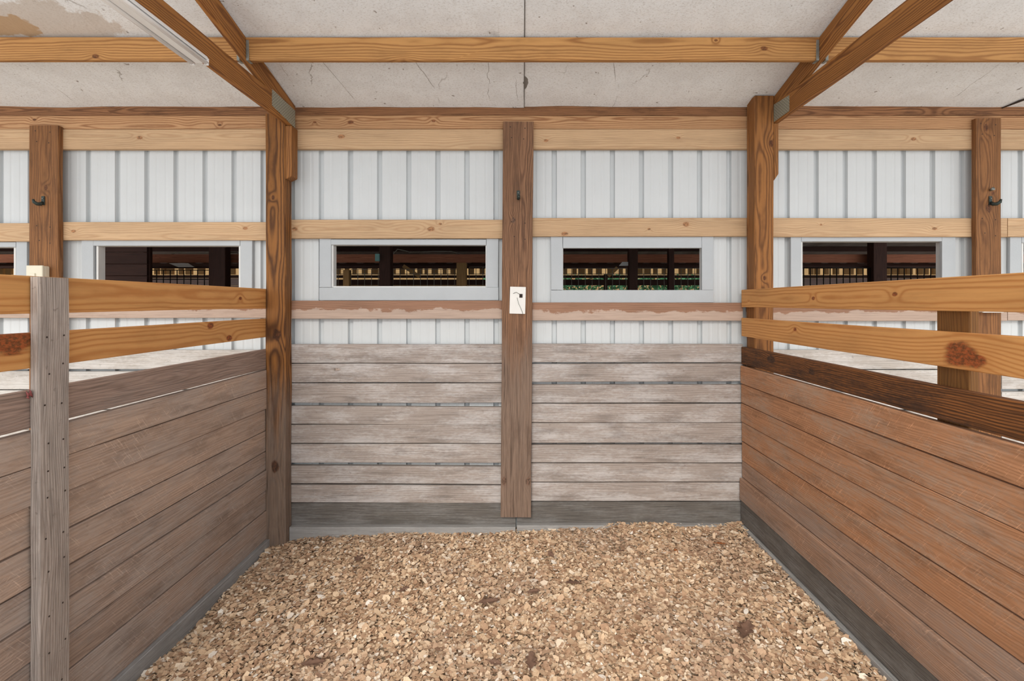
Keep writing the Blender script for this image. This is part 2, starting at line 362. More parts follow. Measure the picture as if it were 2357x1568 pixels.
def ceiling_mat():
    g = G('white_roof_insulation'); co = g.objco(); x, y, z = g.xyz(co)
    wr = g.noise(g.vec(g.m('MULTIPLY', x, 5.0), g.m('MULTIPLY', y, 2.0), 0.0), 1.0, 4.0, .6, .6)
    fine = g.noise(g.vec(x, g.m('MULTIPLY', y, 1.8), z), 75.0, 3.0, .75); mid = g.noise(co, 7.0, 4.0, .6)
    c = g.mix(g.m('MULTIPLY', g.step(mid, .38, .68), .28), lin((234, 238, 242)), lin((208, 209, 211)))
    c = g.mix(g.m('MULTIPLY', g.step(fine, .50, .66), .42), c, lin((172, 168, 165)))
    # cracks and specks
    vn = g.node('ShaderNodeTexVoronoi', feature='DISTANCE_TO_EDGE'); vn.inputs['Scale'].default_value = 1.1
    wv = g.noise(co, 9.0, 3.0, .6)
    g.put(vn.inputs['Vector'], g.vec(g.m('ADD', g.m('MULTIPLY', x, 2.2), g.m('MULTIPLY', wv, .10)), g.m('ADD', g.m('MULTIPLY', y, .45), g.m('MULTIPLY', wv, .10)), 0.0))
    cr = g.m('MULTIPLY', g.m('SUBTRACT', 1.0, g.step(vn.outputs['Distance'], .0015, .006)), g.step(g.noise(co, 2.3, 2.0), .57, .64))
    c = g.mix(g.m('MULTIPLY', cr, .6), c, lin((120, 112, 106)))
    sp = g.noise(co, 26.0, 2.0, .5)
    c = g.mix(g.m('MULTIPLY', g.step(sp, .715, .76), .7), c, lin((110, 96, 84)))
    wob = g.m('SUBTRACT', g.noise(co, 6.0, 4.0, .65), .5)
    for i, (d, ar) in enumerate(g.slots(x, y, 3, g.m('MULTIPLY', wob, 1.6), (.45, .45, 2.6))):
        valid = g.m('GREATER_THAN', ar, 1e-3)
        edge = g.m('MULTIPLY', valid, g.m('SUBTRACT', 1.0, g.step(d, .85, 1.0)))
        c = g.mix(g.m('MULTIPLY', edge, (.62, .75, .85)[i]), c, lin(((186, 172, 158), (176, 142, 98), (96, 88, 78))[i]))
    g.bump(g.m('ADD', g.m('MULTIPLY', wr, 1.6), g.m('ADD', g.m('MULTIPLY', fine, .12), g.m('MULTIPLY', cr, -.15))), .35, .02)
    return g.out(c, .85, 0, .15)
M_CEIL = ceiling_mat()

def chip_mat():
    g = G('wood_shavings'); geo = g.node('ShaderNodeNewGeometry'); rnd = geo.outputs['Random Per Island']
    pos = geo.outputs['Position']
    n = g.noise(pos, 1.6, 3.0, .6)
    ramp = g.node('ShaderNodeValToRGB'); g.put(ramp.inputs[0], rnd)
    e = ramp.color_ramp.elements
    stops = [(0, (146, 114, 90)), (.08, (184, 150, 122)), (.34, (206, 174, 144)), (.60, (220, 191, 158)), (.82, (232, 208, 178)), (.95, (242, 226, 204)), (1, (248, 242, 232))]
    e[0].position = 0; e[0].color = lin(stops[0][1]); e[1].position = 1; e[1].color = lin(stops[-1][1])
    for p, c in stops[1:-1]:
        q = e.new(p); q.color = lin(c)
    grain = g.noise(pos, 160.0, 2.0, .6)
    c = g.mix(g.m('MULTIPLY', g.step(grain, .45, .7), .22), ramp.outputs[0], lin((140, 100, 70)))
    c = g.mix(g.m('MULTIPLY', g.step(n, .46, .62), .3), c, lin((168, 142, 126)))
    return g.out(c, .7, 0, .25)
M_CHIP = chip_mat()

# ------------------------------------------------------------------ key planes
YM = 3.767                    # wall metal
YG = 3.715                    # front of girts and kick boards
TG = 0.040
CZ0 = ZC + 1.495 - .25 * (YM - 3.686)              # ceiling height at the wall
def ceil_z(Y): return CZ0 + .25 * (YM - Y)
XL, XR = -1.900, 1.643        # inner faces of the two partitions
TP = 0.040

# ------------------------------------------------------------------ floor and ground
def floor_h(x, y):
    h = .035 + .028 * x + .014 * (y - 3.0)
    h += .030 * mnoise.noise(Vector((x * 1.7, y * 1.7, 3.1))) + .016 * mnoise.noise(Vector((x * 4.6, y * 4.6, 9.7))) + .008 * mnoise.noise(Vector((x * 11, y * 11, 1.7)))
    if x < -1.5: h -= .05 * (-1.5 - x) / .4
    return h
V, Fc = [], []
gx = [-14, -6] + [XL + (XR - XL) * i / 40 for i in range(41)] + [6, 14]
gy = [-16, -4, 0.2] + [.6 + 3.16 * i / 36 for i in range(37)] + [3.9]
for yy in gy:
    for xx in gx:
        inside = XL <= xx <= XR and .6 <= yy
        V.append((xx, yy, floor_h(xx, yy) - .012 if inside else -.06))
nx = len(gx)
for j in range(len(gy) - 1):
    for i in range(nx - 1):
        a = j * nx + i; Fc.append((a, a + 1, a + nx + 1, a + nx))
fl = tag(mesh_obj('floor', V, Fc, M_DIRT, smooth=True), 'bare dirt floor under the wood shavings', kind='structure')
fl.data.materials.append(M_BOUNCE)  # unseen ground in front, whitened as a reflector for the ceiling
for p in fl.data.polygons:
    if p.center.y < .5: p.material_index = 1

# wood shavings: loose flakes nobody could count
def shavings(count):
    ang = np.linspace(0, 2 * np.pi, 6, endpoint=False)
    x = rng.uniform(XL + .02, XR - .01, count); y = 1.3 + (3.70 - 1.3) * rng.random(count)
    hz = np.array([floor_h(a, b) for a, b in zip(x, y)])
    size = np.clip(rng.lognormal(math.log(.0105), .45, count), .004, .028)
    asp = rng.uniform(.45, 1.0, count); yaw = rng.uniform(0, 2 * np.pi, count)
    tilt = np.clip(rng.normal(0, .30, (count, 2)), -.75, .75); curl = rng.uniform(-.5, .9, count) / np.maximum(size, .008) * .4
    lift = rng.random(count) ** 2 * .018
    jit = rng.uniform(.65, 1.2, (count, 6))
    px = np.cos(ang)[None] * size[:, None] * jit; py = np.sin(ang)[None] * (size * asp)[:, None] * jit
    px = np.concatenate([px, np.zeros((count, 1))], 1); py = np.concatenate([py, np.zeros((count, 1))], 1)
    pz = curl[:, None] * px ** 2 * .9
    cx, sx_ = np.cos(yaw)[:, None], np.sin(yaw)[:, None]
    qx = px * cx - py * sx_; qy = px * sx_ + py * cx
    qz = pz + qx * np.tan(tilt[:, :1]) * .7 + qy * np.tan(tilt[:, 1:]) * .7
    co = np.stack([qx + x[:, None], qy + y[:, None], qz + (hz + lift)[:, None]], 2).reshape(-1, 3)
    co[:, 0] = np.clip(co[:, 0], XL + .012, XR - .004)
    base = (np.arange(count) * 7)[:, None, None]
    tri = np.array([[k, (k + 1) % 6, 6] for k in range(6)])[None]
    f = (tri + base).reshape(-1, 3)
    me = bpy.data.meshes.new('wood_shavings')
    me.vertices.add(len(co)); me.vertices.foreach_set('co', co.astype(np.float32).ravel())
    me.loops.add(f.size); me.loops.foreach_set('vertex_index', f.astype(np.int32).ravel())
    me.polygons.add(len(f)); me.polygons.foreach_set('loop_start', np.arange(0, f.size, 3, dtype=np.int32))
    me.polygons.foreach_set('loop_total', np.full(len(f), 3, dtype=np.int32))
    me.update(calc_edges=True); me.materials.append(M_CHIP)
    return link(bpy.data.objects.new('wood_shavings', me))
tag(shavings(110000), 'deep bed of tan wood shavings covering the stall floor', 'shavings', kind='stuff')

# ------------------------------------------------------------------ back wall
XA, XB = -5.9, 6.0
wall = empty('wall_back', (0, YM, 0), 'white ribbed metal back wall with wooden girts and kick boards', kind='structure')
# openings: (x0, x1, y0, y1) pixels at the metal plane
WIN = [(-250, 36, 570, 664), (230, 552, 567, 664), (769, 1118, 565, 659), (1296, 1615, 571, 668), (1845, 2166, 557, 664), (2352, 2640, 560, 664)]
holes = [(PX(a, YM), PX(b, YM), PZ(d, YM), PZ(c, YM)) for a, b, c, d in WIN]

PITCH = 67 / F * YM
def gx_(k): return PX(740 + 67 * k, YM)
def panel(k0, k1, idx):
    xs = []
    for k in range(k0, k1):
        g0 = gx_(k)
        pr = [(-.021, 0), (-.016, .026), (.014, .026), (.019, 0)]
        for mpos in (.078, .148):
            pr += [(mpos - .012, 0), (mpos - .006, .0018), (mpos + .006, .0018), (mpos + .012, 0)]
        xs += [(g0 + a, b) for a, b in pr]
    xs.append((gx_(k1) - .0212, 0))
    for h in holes:
        for hx in h[:2]:
            if xs[0][0] < hx < xs[-1][0]:
                for i in range(len(xs) - 1):
                    (a, da), (b, db) = xs[i], xs[i + 1]
                    if a < hx < b:
                        xs.insert(i + 1, (hx, da + (db - da) * (hx - a) / (b - a))); break
    z0, z1 = -.05, CZ0 + .02
    V, Fc = [], []
    for i in range(len(xs) - 1):
        (a, da), (b, db) = xs[i], xs[i + 1]; mid = (a + b) / 2
        segs = [(z0, z1)]
        for (hx0, hx1, hz0, hz1) in holes:
            if hx0 < mid < hx1: segs = [(z0, hz0), (hz1, z1)]
        for (s0, s1) in segs:
            n = len(V); V += [(a, da, s0), (b, db, s0), (b, db, s1), (a, da, s1)]; Fc.append((n, n + 1, n + 2, n + 3))
    mesh_obj('metal_panel', V, Fc, M_METAL, wall, Matrix.Translation((0, YM + (idx % 2) * .0015, 0)))
k = -19; i = 0
while gx_(k) < XB - .2:
    panel(k, k + 4, i); k += 4; i += 1

BAYS = [(XA, -3.665), (-3.655, -1.915), (-1.885, -.06), (-.05, 1.66), (1.70, 3.61), (3.62, XB)]
POST_L0, POST_L1 = -1.900, -1.752
def hboard(name, x0, x1, y0, y1, mat, yf=YG, t=TG, tilt=0.0, knots=(), px=False, parent=None):
    za, zb = PZ(y1, yf), PZ(y0, yf); zc = (za + zb) / 2
    return plank(name, parent or wall, (x0, yf + t / 2, zc), (x1, yf + t / 2, zc + tilt), zb - za, t, mat, knots=knots)
# top plate, header and girts run in lengths that meet behind the posts
for (a, b) in ((XA, -1.84), (-1.83, 1.74), (1.75, XB)):
    left, mid = b < -1.8, -1.84 < a < 1
    hboard('top_plate', a, b, 241, 265.5, M_PLATE, YG + .006, .05)
    hboard('header_board', a, b, 266, 297, M_HEADER, YG, .05, knots=((.25, .0, .008), (.52, .0, .014), (1.15, .01, .010)) if mid else ((2.2, .02, .010), (3.6, -.02, .008)))
    hboard('girt', a, b, 297.5, 343, M_GIRT, YG - .004, TG, knots=((.45, .02, .018), (2.0, -.01, .012), (3.0, .01, .010)) if mid else ((1.2, .0, .012), (3.0, .01, .014)))
for (a, b, y0, y1, kn) in ((XA, -3.66, 514, 556, ()), (-3.655, -1.84, 511, 553, ((.25, .0, .012), (1.55, .02, .012))), (-1.83, -.06, 506, 549, ((.10, .0, .014), (1.13, .0, .018), (1.20, .04, .008))),
                       (-.05, 1.74, 501.5, 544, ((.36, -.05, .016), (1.0, -.015, .008), (1.28, .02, .018))), (1.75, 3.66, 502, 545, ((1.36, -.01, .012), (.5, .02, .006))), (3.665, XB, 502, 545, ())):
    hboard('girt', a, b, y0, y1, M_GIRT, knots=kn)
for (a, b, y0, y1) in ((XA, -3.66, 694, 732), (-3.655, -1.84, 692, 732), (-1.83, -.06, 692, 734), (-.05, 1.66, 697, 738), (1.70, 3.66, 697, 739), (3.665, XB, 697, 738)):
    hboard('girt', a, b, y0, y1, M_GIRTLO)
JL = [793, 836, 881, 928, 976.5, 1021, 1066, 1113, 1157.5]
JR = [792, 835, 880, 928, 973, 1020.5, 1065.5, 1109.5, 1154]
JN = [806, 850, 897, 943, 988, 1033, 1078, 1123, 1164]
GAPS = {(2, 3): (7, -.006), (2, 6): (6.5, -.006), (2, 7): (4, -.004), (3, 2): (6, 0), (3, 1): (3.5, .003), (3, 5): (4, -.003), (1, 1): (6, 0), (4, 2): (7, 0), (4, 3): (5, .003), (0, 1): (5, 0), (5, 2): (5, 0)}
for bi, (a, b) in enumerate(BAYS):
    J = JL if bi == 2 else JR if bi == 3 else JN
    for r in range(8):
        gap, tilt = GAPS.get((bi, r), (1.6, 0))
        hboard('kick_board', a, b, J[r] + (gap if r else 0), J[r + 1] - .4, M_KICK if bi in (2, 3) else M_KICKN, tilt=tilt + random.uniform(-.002, .002))
    hboard('mud_plank', a, b, J[8] + 1.5, 1213 if bi == 2 else 1209, M_MUD, YG + .001, .039)
    hboard('sill_board', {2: -1.75, 4: 1.83}.get(bi, a), b if bi != 3 else 1.61, 1214 if bi == 2 else 1210, 1262, M_CURB, YG - .045, .085)

# ------------------------------------------------------------------ windows (unglazed openings with painted trim)
def window(n, label, L, R, T, B, O, stop_l=0, stop_b=0, stop_t=0, topgap=True):
    """L, R = outer/inner px of side boards; T, B = px of head and sill boards"""
    e = empty('window_%d' % n, P((L[0] + R[1]) / 2, B[1], YM), label, kind='structure')
    yf, t = 3.738, .024
    def pc(name, x0, x1, y0, y1, mat=M_TRIM, yf=yf, t=t):
        a, b = P(x0, y1, yf), P(x1, y0, yf)
        w_, h_ = b.x - a.x, b.z - a.z
        if w_ > h_: plank(name, e, (a.x, yf + t / 2, (a.z + b.z) / 2), (b.x, yf + t / 2, (a.z + b.z) / 2), h_, t, mat, n=1, ch=.002)
        else: plank(name, e, ((a.x + b.x) / 2, yf + t / 2, a.z), ((a.x + b.x) / 2, yf + t / 2, b.z), w_, t, mat, up=(1, 0, 0), n=1, ch=.002)
    pc('side_casing', L[0], L[1] - .6, T[0], B[0] - .6)
    pc('side_casing', R[0] + .6, R[1], T[0], B[0] - .6)
    pc('head_casing', L[1], R[0], T[0] + (2 if topgap else 0), T[1])
    pc('sill_casing', L[0], R[1], B[0], B[1])
    # liner boards of the opening
    x0, x1 = PX(O[0], YM), PX(O[1], YM); z1, z0 = PZ(O[2], YM), PZ(O[3], YM); yb = YM + .05
    box('jamb_liner', e, (x0 - .016, 3.752, z0 - .01), (x0, yb, z1 + .01), M_STOP)
    box('jamb_liner', e, (x1, 3.752, z0 - .01), (x1 + .016, yb, z1 + .01), M_STOP)
    box('head_liner', e, (x0, 3.752, z1), (x1, yb, z1 + .014), M_STOP)
    box('sill_liner', e, (x0, 3.752, z0 - .014), (x1, yb, z0), M_STOP)
    return e
window(1, 'narrow opening cut off by the left edge of the photo', (-280, -255), (36, 62), (555, 569), (664, 690), WIN[0])
window(2, 'window opening above the left partition rail', (188, 215), (552, 580), (551, 566), (664, 692), WIN[1])
window(3, 'window opening between left post and middle stud', (735, 762), (1119, 1147), (549, 564), (662, 692), WIN[2])
window(4, 'window opening with green hedge showing, right of middle stud', (1268, 1296), (1615, 1642), (545, 571), (668, 697), WIN[3], topgap=False)
window(5, 'window opening above the right partition rail', (1820, 1845), (2168, 2200), (545, 556), (664, 697), WIN[4], topgap=False)
window(6, 'narrow opening cut off by the right edge of the photo', (2325, 2352), (2640, 2668), (545, 559), (664, 697), WIN[5], topgap=False)

# ------------------------------------------------------------------ posts against the back wall
def nail_dots(parent, pts, nrm, r=.0045, name='nail_heads'):
    V, Fc = [], []
    nrm = Vector(nrm).normalized(); a = nrm.orthogonal().normalized(); b = nrm.cross(a)
    o0 = Vector(pts[0])
    for p in pts:
        n0 = len(V); c = Vector(p) - o0
        for k in range(6):
            t = k * math.pi / 3; V.append(c + a * r * math.cos(t) + b * r * math.sin(t) + nrm * .0012)
        V.append(c + nrm * .002)
        for k in range(6): Fc.append((n0 + k, n0 + (k + 1) % 6, n0 + 6))
    mesh_obj(name, V, Fc, M_NAIL, parent, Matrix.Translation(o0))['kind'] = 'stuff'

def block_mesh(name, parent, x0, x1, y0, y1, z0, z1, ch, mat):
    "scab block nailed to a post: foot cut off at a slant towards the post"
    V = [(x0, y0, z0), (x1, y0, z0 + ch), (x1, y0, z1), (x0, y0, z1), (x0, y1, z0), (x1, y1, z0 + ch), (x1, y1, z1), (x0, y1, z1)]
    c = Vector((x0, y0, z0)); V = [Vector(v) - c for v in V]
    # local X must run up the block for the grain
    M = Matrix(((0, 0, 1, c.x), (0, -1, 0, c.y), (1, 0, 0, c.z), (0, 0, 0, 1)))
    Vl = [(v.z, -v.y, v.x) for v in V]
    Fc = [(0, 1, 2, 3), (5, 4, 7, 6), (1, 5, 6, 2), (4, 0, 3, 7), (3, 2, 6, 7), (4, 5, 1, 0)]
    o = mesh_obj(name, Vl, Fc, mat, parent, M)
    me = o.data
    import bmesh
    bm = bmesh.new(); bm.from_mesh(me); bmesh.ops.recalc_face_normals(bm, faces=bm.faces)
    bmesh.ops.bevel(bm, geom=list(bm.edges), offset=.004, segments=1, affect='EDGES'); bm.to_mesh(me); bm.free()
    return o

# left main post
yfL = 3.615
pl = empty('timber_post', (-1.826, yfL + .05, -.08), 'rough brown timber post at left, darkened at its foot, carrying the left truss', 'post')
plank('post_timber', pl, (-1.826, yfL + .05, -.08), (-1.826, yfL + .05, PZ(262, yfL)), .148, .100, M_POST, up=(1, 0, 0), n=8, ch=.006, wob=.003,
      knots=((PZ(455, yfL) + .08, -.02, .012), (PZ(770, yfL) + .08, .01, .03), (PZ(1075, yfL) + .08, .0, .03)))
block_mesh('truss_block', pl, -1.7515, -1.704, yfL - .004, yfL + .09, PZ(413, yfL), ZC + 1.304, .022, M_POSTR)
# right main post
yfR = 3.575
pr = empty('timber_post', (1.754, yfR + .065, -.08), 'smooth brown timber post at right, carrying the right truss', 'post')
plank('post_timber', pr, (1.754, yfR + .065, -.08), (1.754, yfR + .065, ceil_z(yfR) - .015), .140, .130, M_POSTR, up=(1, 0, 0), n=8, ch=.006, wob=.0025,
      knots=((PZ(640, yfR) + .08, .0, .010), (PZ(330, yfR) + .08, .05, .018)))
block_mesh('truss_block', pr, 1.8245, 1.858, yfR, yfR + .10, PZ(416, yfR), ZC + 1.309, .05, M_POSTR)
# studs
yfS = 3.672
def stud(x0, x1, ytop, zbot, yf, mat, label, kn, lean=0.0, t=.042):
    a, b = PX(x0, yf), PX(x1, yf); c = (a + b) / 2
    e = empty('wall_stud', (c, yf + t / 2, zbot), label, 'stud')
    plank('stud_plank', e, (c - lean, yf + t / 2, zbot), (c, yf + t / 2, PZ(ytop, yf)), b - a, t, mat, up=(1, 0, 0), n=8, ch=.004, wob=.0015, knots=kn)
    zt = PZ(ytop, yf)
    pts = [(c + dx, yf, zt - dz) for dx, dz in ((-.06, .04), (.05, .05), (-.05, .12), (.04, .13), (-.05, .75), (.05, .76), (-.03, .86), (.05, .88))]
    nail_dots(e, pts, (0, -1, 0))
    return e
zb = .18
s1 = stud(66, 134, 289, .12, yfS, M_STUD, 'orange-brown wall stud at far left, with switch box', ((1.42, -.04, .02), (2.5, .02, .012)))
s2 = stud(1158, 1228, 280, PZ(1191, yfS), yfS, M_STUDC, 'tall weathered stud in the middle of the back wall', ((.27, -.09, .020), (.27, .09, .020), (2.22, -.03, .014)), lean=.018)
s3 = stud(2247, 2305, 272, .12, yfS, M_STUD, 'knotty brown wall stud at far right behind the partition', ((2.35, .0, .022), (2.95, -.02, .018), (2.46, .03, .01)))

# ------------------------------------------------------------------ partitions
def partition(side, X, sgn, ys, y_end, rows, rails, label):
    """boards lie on planes facing the stall; sgn = direction away from the stall along X"""
    e = empty('wall_' + side, (X + sgn * TP / 2, ys, 0), label, kind='structure')
    for (nm, h0, h1, mat, dx, tilt, kn, bow) in rows:
        zc = ZC + (h0 + h1) / 2
        xx = X + sgn * (TP / 2) - sgn * dx
        plank(nm, e, (xx, ys, zc), (xx, y_end, zc + tilt), h1 - h0, TP, mat, n=6, knots=kn, bow=bow, wob=.0012)
    return e
def ykn(x, y, X, hc, ys):
    "knot position on a partition board from its pixel: (x along board, z from centre)"
    Y = F * X / (x - VX); h = (VY - y) / F * Y
    return (ys - Y, h - hc)
YE = 0.35
yl = 3.705
rowsL = [('rail', -.043, .102, M_RAIL, 0, 0, ((*ykn(553, 687, XL, .03, yl), .012),), .002),
         ('rail', -.254, -.118, M_RAIL, 0, .004, ((*ykn(485, 750, XL, -.186, yl), .020), (*ykn(528, 778, XL, -.186, yl), .018), (*ykn(30, 785, XL, -.186, yl), .055)), 0)]
hL = [-.342, -.491, -.634, -.786, -.947, -1.100, -1.236, -1.386, -1.535, -1.745]
for i in range(9):
    mat = M_PARTLT if i == 0 else M_PARTL if i < 5 else M_PARTLB
    rowsL.append(('partition_board', hL[i + 1] + .003, hL[i] - (.006 if i == 1 else .002), mat, random.uniform(-.007, .007), random.uniform(-.003, .003) + (.006 if i == 0 else 0), (), 0))
rowsL.append(('sill_board', -1.88, -1.742, M_CURB, .030, .0, (), 0))
WL = partition('left', XL, -1, yl, YE, rowsL, None, 'left stall partition of weathered brown boards under two new pine rails')
yr = 3.70
rowsR = [('rail', -.034, .097, M_RAIL, 0, .004, ((*ykn(1872, 688, XR, .03, yr), .011), (*ykn(2060, 679, XR, .03, yr), .012), (.12, -.02, .004)), 0),
         ('rail', -.252, -.114, M_RAIL, 0, .008, ((*ykn(2210, 818, XR, -.18, yr), .048), (*ykn(2245, 832, XR, -.18, yr), .026), (*ykn(1830, 758, XR, -.18, yr), .012)), -.004),
         ('partition_board', -.462, -.332, M_BURNT, 0, .004, ((*ykn(1775, 828, XR, -.4, yr), .03), (.9, 0, .02)), 0)]
hR = [-.471, -.611, -.756, -.899, -1.045, -1.191, -1.318, -1.487, -1.652]
for i in range(8):
    mat = M_PARTR if i < 5 else M_PARTRB if i < 7 else M_MUD
    rowsR.append(('partition_board', hR[i + 1] + .003, hR[i] - .002, mat, .014 if i == 6 else random.uniform(-.007, .007), random.uniform(-.003, .003), (), 0))
rowsR.append(('sill_board', -1.85, -1.654, M_CURB, .024, .0, (), 0))
WR = partition('right', XR, 1, yr, YE, rowsR, None, 'right stall partition of red-brown boards, one scorched, under two new pine rails')

# battens that tie the partition boards together
zt = PZ(637, 1.887)
bl = plank('batten', WL, (XL + .021, 1.95, -.06), (XL + .021, 1.95, zt), .128, .038, M_BATTEN, up=(0, -1, 0), n=8, ch=.005, wob=.002)
pts = []
for zz in (1.62, 1.50, 1.35, 1.22, 1.10, .98, .84, .72, .55, .40, .25, .12):
    pts += [(XL + .0405, 1.915 + random.uniform(-.01, .01), zz + random.uniform(-.02, .02)), (XL + .0405, 1.985 + random.uniform(-.01, .01), zz + random.uniform(-.02, .02))]
nail_dots(bl, pts, (1, 0, 0), .004)
plank('batten', WR, (XR + TP + .020, 1.925, .05), (XR + TP + .020, 1.925, ZC + .06), .150, .038, M_BATTENR, up=(0, -1, 0), n=6, ch=.004, wob=.003)

# ------------------------------------------------------------------ roof: insulation sheets, purlins, trusses
ceil = empty('ceiling', (0, YM, CZ0), 'white sagging roof insulation sheets stained brown at left', kind='structure')
def ceil_pt(x, y):
    # ray (x,y) against the roof plane
    dx, dz = (x - VX) / F, (VY - y) / F
    Y = (CZ0 + .25 * YM - ZC) / (dz + .25)
    return dx * Y, Y
def sheet(x0, x1, off, seed, stains):
    n, m = max(6, int((x1 - x0) / .09)), 60; V, Fc = [], []
    for j in range(m + 1):
        y = -1.6 + (4.02 + 1.6) * j / m
        for i in range(n + 1):
            x = x0 + (x1 - x0) * i / n
            sag = .010 * mnoise.noise(Vector((x * 1.6, y * 1.1, seed))) + .004 * mnoise.noise(Vector((x * 5, y * 5, seed + 3)))
            V.append((x, y, ceil_z(y) + off + sag - .004))
    for j in range(m):
        for i in range(n):
            a = j * (n + 1) + i; Fc.append((a, a + n + 1, a + n + 2, a + 1))
    o = mesh_obj('insulation_sheet', V, Fc, M_CEIL, ceil, Matrix.Identity(4), smooth=True)
    for i, s in enumerate(stains): o['k%d' % (i + 1)] = [float(v) for v in s]
sheet(-6.4, -1.733, .004, 1.0, ((*ceil_pt(95, 58), .20), (*ceil_pt(10, 60), .085), (0, 0, 0)))
sheet(-1.733, .003, .0, 5.0, ())
sheet(-.004, 1.845, .004, 8.0, ((0, 0, 0), (0, 0, 0), (*ceil_pt(1207, 190), .075)))
sheet(1.845, 6.4, .004, 12.0, ())
tube('seam_crease', ceil, [(.0035 + .004 * math.sin(t * 5), y, ceil_z(y) - .003) for t, y in ((i / 20, 4.0 - 5.4 * i / 20) for i in range(21))], .0035, M_SEAM, seg=6)  # dark tube drawn in as the shaded crease between the sheets

PY = 3.053
def purlin(x0, x1, label, kn=()):
    e = empty('roof_purlin', ((x0 + x1) / 2, PY, ceil_z(PY) - .14), label, 'purlin', None)
    a = math.atan(.25)
    up = (0, -math.sin(a) * .35, math.cos(a))
    zc = ceil_z(PY) - .012 - .069
    plank('purlin_timber', e, (x0, PY, zc), (x1, PY, zc), .137, .038, M_PURLIN, up=up, n=6, ch=.003, wob=.001, knots=kn)
    return e, zc
p1, zc = purlin(-6.3, -1.753, 'pine roof purlin left of the left truss, behind the strip light', ((6.3 - 1.8 - .85, -.045, .014),))
p2, zc = purlin(-1.713, 1.825, 'pine roof purlin spanning between the two trusses', ((3.2, -.0, .014), (2.9, .05, .008)))
p3, zc = purlin(1.865, 6.3, 'pine roof purlin right of the right truss', ())
def hanger(par, x, s):
    box('joist_hanger', par, (min(x, x + s * .035), PY - .0235, zc - .072), (max(x, x + s * .035), PY - .020, zc + .055), M_GALV, .001)
    box('joist_hanger', par, (min(x, x + s * .035), PY - .0235, zc - .076), (max(x, x + s * .035), PY + .023, zc - .0725), M_GALV, .001)
hanger(p2, -1.713, .5); hanger(p2, 1.825, -.5); hanger(p1, -1.753, -.5); hanger(p3, 1.865, .5)

def truss(xa, xb, hb, face, label):
    xc = (xa + xb) / 2; yb_ = 3.686; ye = -1.5
    e = empty('roof_truss', (xc, yb_, ZC + hb), label, 'truss')
    wv = .137; zb_ = ZC + hb + wv / 2
    plank('bottom_chord', e, (xc, yb_, zb_), (xc, ye, zb_), wv, xb - xa, M_TRUSS, n=8, ch=.003, wob=.001, cut0=.0)
    # heel: chord end planed off under the roof
    top0, top1 = Vector((xc, yb_ - .01, ceil_z(yb_ - .01) - .022 - .062)), Vector((xc, ye, ceil_z(ye) - .022 - .062))
    plank('top_chord', e, top0, top1, .134, xb - xa - .002, M_TRUSS, n=8, ch=.003, wob=.001)
    # punched steel plate over the heel joint
    xf = xb + .0012 if face > 0 else xa - .0012
    z0 = ZC + hb
    y1, y0 = yb_ - .12, yb_ - .36
    pr_ = [(3.604, ZC + 1.318), (3.372, ZC + 1.318), (3.372, ZC + 1.426), (3.604, ZC + 1.446)]
    if face > 0: pr_ = [(3.68, ZC + 1.308), (3.345, ZC + 1.345), (3.345, ZC + 1.456), (3.68, ZC + 1.440)]
    V = [(face * .0012, y - pr_[0][0], z - pr_[0][1]) for y, z in pr_] + [(-face * .0012, y - pr_[0][0], z - pr_[0][1]) for y, z in pr_]
    M = Matrix.Translation((xf, pr_[0][0], pr_[0][1])) @ Matrix.Rotation(math.radians(90), 4, 'Z')
    R = Matrix.Rotation(math.radians(-90), 4, 'Z')
    V = [R @ Vector(v) for v in V]
    Fc = [(0, 1, 2, 3), (7, 6, 5, 4), (0, 4, 5, 1), (1, 5, 6, 2), (2, 6, 7, 3), (3, 7, 4, 0)]
    mesh_obj('gusset_plate', V, Fc, M_GUSSET, e, M)
    return e
truss(-1.752, -1.714, 1.305, 1, 'pine roof truss at left with the strip light under it')
truss(1.826, 1.864, 1.310, -1, 'pine roof truss at right, meeting the smooth post')

# strip light under the left truss
def strip_light():
    y0, y1 = 2.60, 1.38; zt_ = ZC + 1.305 - .001; xa, xb = -1.768, -1.664
    e = empty('strip_light', ((xa + xb) / 2, (y0 + y1) / 2, zt_), 'white fluorescent strip light, unlit, under the left truss', 'light fixture')
    # folded housing: channel with sloping reflector wings
    prof = [(xa + .012, 0), (xb - .012, 0), (xb, -.018), (xb - .004, -.022), (xb - .022, -.020), (xb - .030, -.034), (xa + .030, -.034), (xa + .022, -.020), (xa + .004, -.022), (xa, -.018)]
    c = Vector((xa, y0, zt_)); V, Fc = [], []
    for y in (y0, y1):
        V += [(x - c.x, y - c.y, z) for x, z in prof]
    n = len(prof)
    for k in range(n): Fc.append((k, (k + 1) % n, n + (k + 1) % n, n + k))
    Fc.append(tuple(range(n - 1, -1, -1))); Fc.append(tuple(range(n, 2 * n)))
    mesh_obj('housing', V, Fc, M_ENAMEL, e, Matrix.Translation(c))
    for x in (xa + .015, xb - .015):
        tube('fluorescent_tube', e, [(x, y0 + .004, zt_ - .034), (x, y1, zt_ - .034)], .0115, M_TUBE, seg=14)
        box('tube_holder', e, (x - .010, y0 - .008, zt_ - .046), (x + .010, y0 + .008, zt_ - .018), M_ENAMEL, .003)
strip_light()

